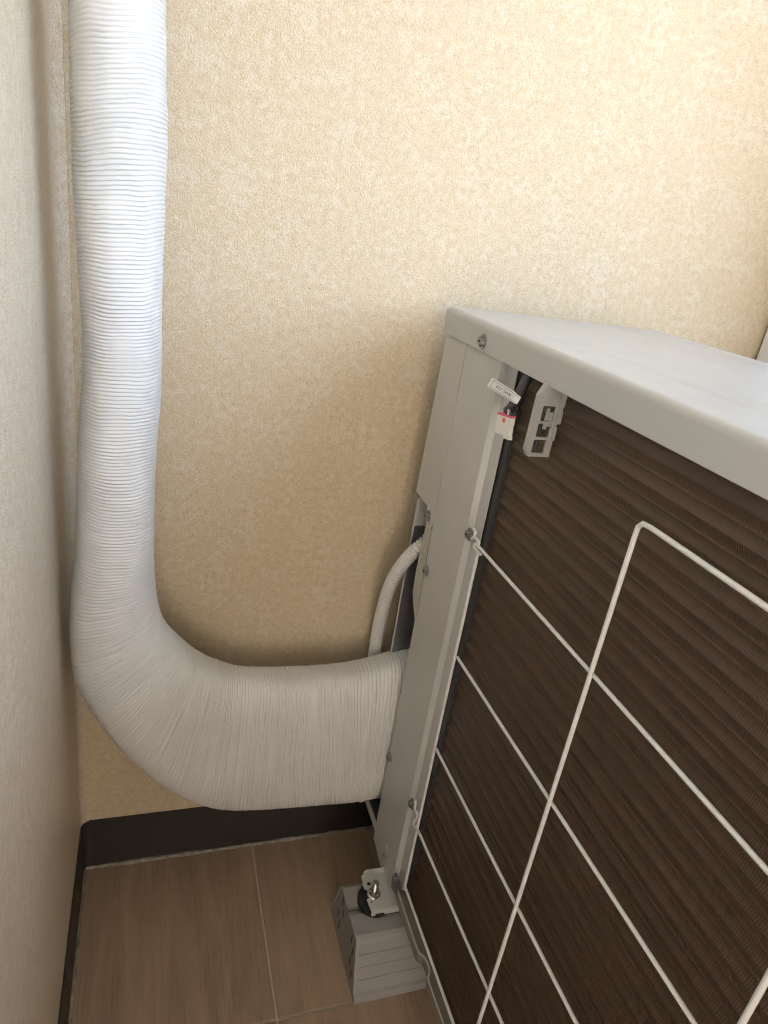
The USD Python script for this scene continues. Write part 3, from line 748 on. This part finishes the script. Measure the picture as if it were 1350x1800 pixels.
lipf = Polygon([(fb[-1][0] + 0.001, ZB - 0.001), (fb[-1][0] + 0.0015, ZB - 0.010), (fb[-1][0] + 0.003, ZB - 0.0115), (0.50, ZB - 0.0115), (0.50, ZB - 0.001)])
br = obj('foot_bracket', cat(prism(plate, 2, ZB - 0.0020, ZB), prism(lipb, 1, fb[0][1] - 0.0016, fb[0][1]), prism(lipf, 1, fb[-1][1] - 0.0020, fb[-1][1])), M_BODY, U, label='bent steel foot bracket with slot and two holes')

# ------------------------------------------------------------------ support block, rubber pad, bolt
BX0, BX1 = 0.388, 0.738
yc_ = -0.2275
blk_prof = [(-0.0755, 0.0), (-0.0755, 0.0085), (-0.0735, 0.0125), (-0.0690, 0.0145), (-0.0475, 0.0890), (-0.0445, 0.0955), (-0.0390, 0.0985), (-0.0070, 0.0985), (-0.0070, 0.0880), (0.0070, 0.0880), (0.0070, 0.0985),
            (0.0390, 0.0985), (0.0445, 0.0955), (0.0475, 0.0890), (0.0690, 0.0145), (0.0735, 0.0125), (0.0755, 0.0085), (0.0755, 0.0)]
body = prism([(yc_ + a, z) for a, z in blk_prof], 0, BX0, BX1)
blk = thing('support_block', 'grey plastic support block with slotted end under the unit foot', 'support block')
rims = []
outl = [(yc_ + a, z) for a, z in blk_prof]
for (a0, a1) in (((yc_ - 0.0392, 0.0990), (yc_ - 0.0072, 0.0990)), ((yc_ + 0.0072, 0.0990), (yc_ + 0.0392, 0.0990))):
    rims.append(bx(BX0 - 0.0016, BX0 + 0.0014, a0[0], a1[0], 0.0975, 0.1000))
for sgn in (-1, 1):
    p_ = Polygon([(yc_ + sgn * 0.0470, 0.0900), (yc_ + sgn * 0.0486, 0.0905), (yc_ + sgn * 0.0702, 0.0150), (yc_ + sgn * 0.0685, 0.0145)])
    rims.append(prism(p_, 0, BX0 - 0.0012, BX0 + 0.0014))
obj('end_rim', cat(rims), M_BLOCK, blk)
ridges = []
for zz in (0.034, 0.0535, 0.073):
    for sgn in (-1, 1):
        w = 0.0690 - (zz - 0.0145) / (0.0890 - 0.0145) * (0.0690 - 0.0475)
        yy = yc_ + sgn * (w + 0.0002)
        obj('ridge', cyl((BX0 + 0.004, yy, zz), (BX1 - 0.004, yy, zz), 0.0012, 8), M_BLOCK, blk)
SLOTS = ((-0.027, 0.074), (-0.038, 0.062), (0.030, 0.079), (0.020, 0.066), (-0.034, 0.036), (-0.046, 0.024), (0.040, 0.041), (0.030, 0.028))
bm = m3.Manifold(m3.Mesh(np.asarray(body.vertices, np.float32), np.asarray(body.faces, np.uint32))) if body.volume > 0 else m3.Manifold(m3.Mesh(np.asarray(body.vertices, np.float32), np.asarray(body.faces[:, ::-1], np.uint32)))
for dy, zz in SLOTS:
    c_ = m3.Manifold.batch_hull([m3.Manifold.cylinder(0.0058, 0.0023, 0.0023, 12).rotate([0, 90, 0]).translate([BX0 - 0.004, yc_ + dy, zz + q]) for q in (-0.0085, 0.0085)])
    bm = bm - c_
    obj('slot', bx(BX0 + 0.0003, BX0 + 0.0018, yc_ + dy - 0.0022, yc_ + dy + 0.0022, zz - 0.0095, zz + 0.0095), M_BLACK, blk)  # black plate stands for the shade deep inside the slot
obj('body', bm, M_BLOCK, blk)
bc = at(657, 1571, 2, ZB)
pad = obj('rubber_pad', cat(trimesh.creation.cylinder(0.0265, segment=[(bc[0] + 0.003, bc[1] - 0.0015, 0.0987), (bc[0] + 0.003, bc[1] - 0.0015, 0.1075)], sections=48), trimesh.creation.cylinder(0.016, segment=[(bc[0] + 0.003, bc[1] - 0.0015, 0.1074), (bc[0] + 0.003, bc[1] - 0.0015, 0.1127)], sections=40)), M_BLACK, smooth=30,
          label='round black rubber pad between grey block and foot bracket', cat='rubber pad')
bolt = thing('bolt', 'shiny zinc bolt with flange nut through the foot bracket', 'bolt')
th_pts = []
zz = np.arange(0.106, 0.1405, 0.00025)
obj('shank', tube(np.c_[np.full(len(zz), bc[0]), np.full(len(zz), bc[1]), zz], 0.0046 + 0.00032 * np.sin((zz / 0.00125) * 2 * np.pi), 18), M_STEEL, bolt, smooth=40)
nut = trimesh.creation.cylinder(0.0078, height=0.0065, sections=6); nut.apply_translation((bc[0], bc[1], ZB + 0.0021 + 0.00325))
obj('nut', nut, M_STEEL, bolt)
prof = [(0.0042, 0.0), (0.0102, 0.0), (0.0104, 0.0008), (0.0098, 0.0016), (0.0080, 0.0022), (0.0042, 0.0022)]
fl = trimesh.creation.revolve(np.array(prof + [prof[0]]), sections=40); fl.apply_translation((bc[0], bc[1], ZB + 0.00005))
obj('flange', fl, M_STEEL, bolt, smooth=40)
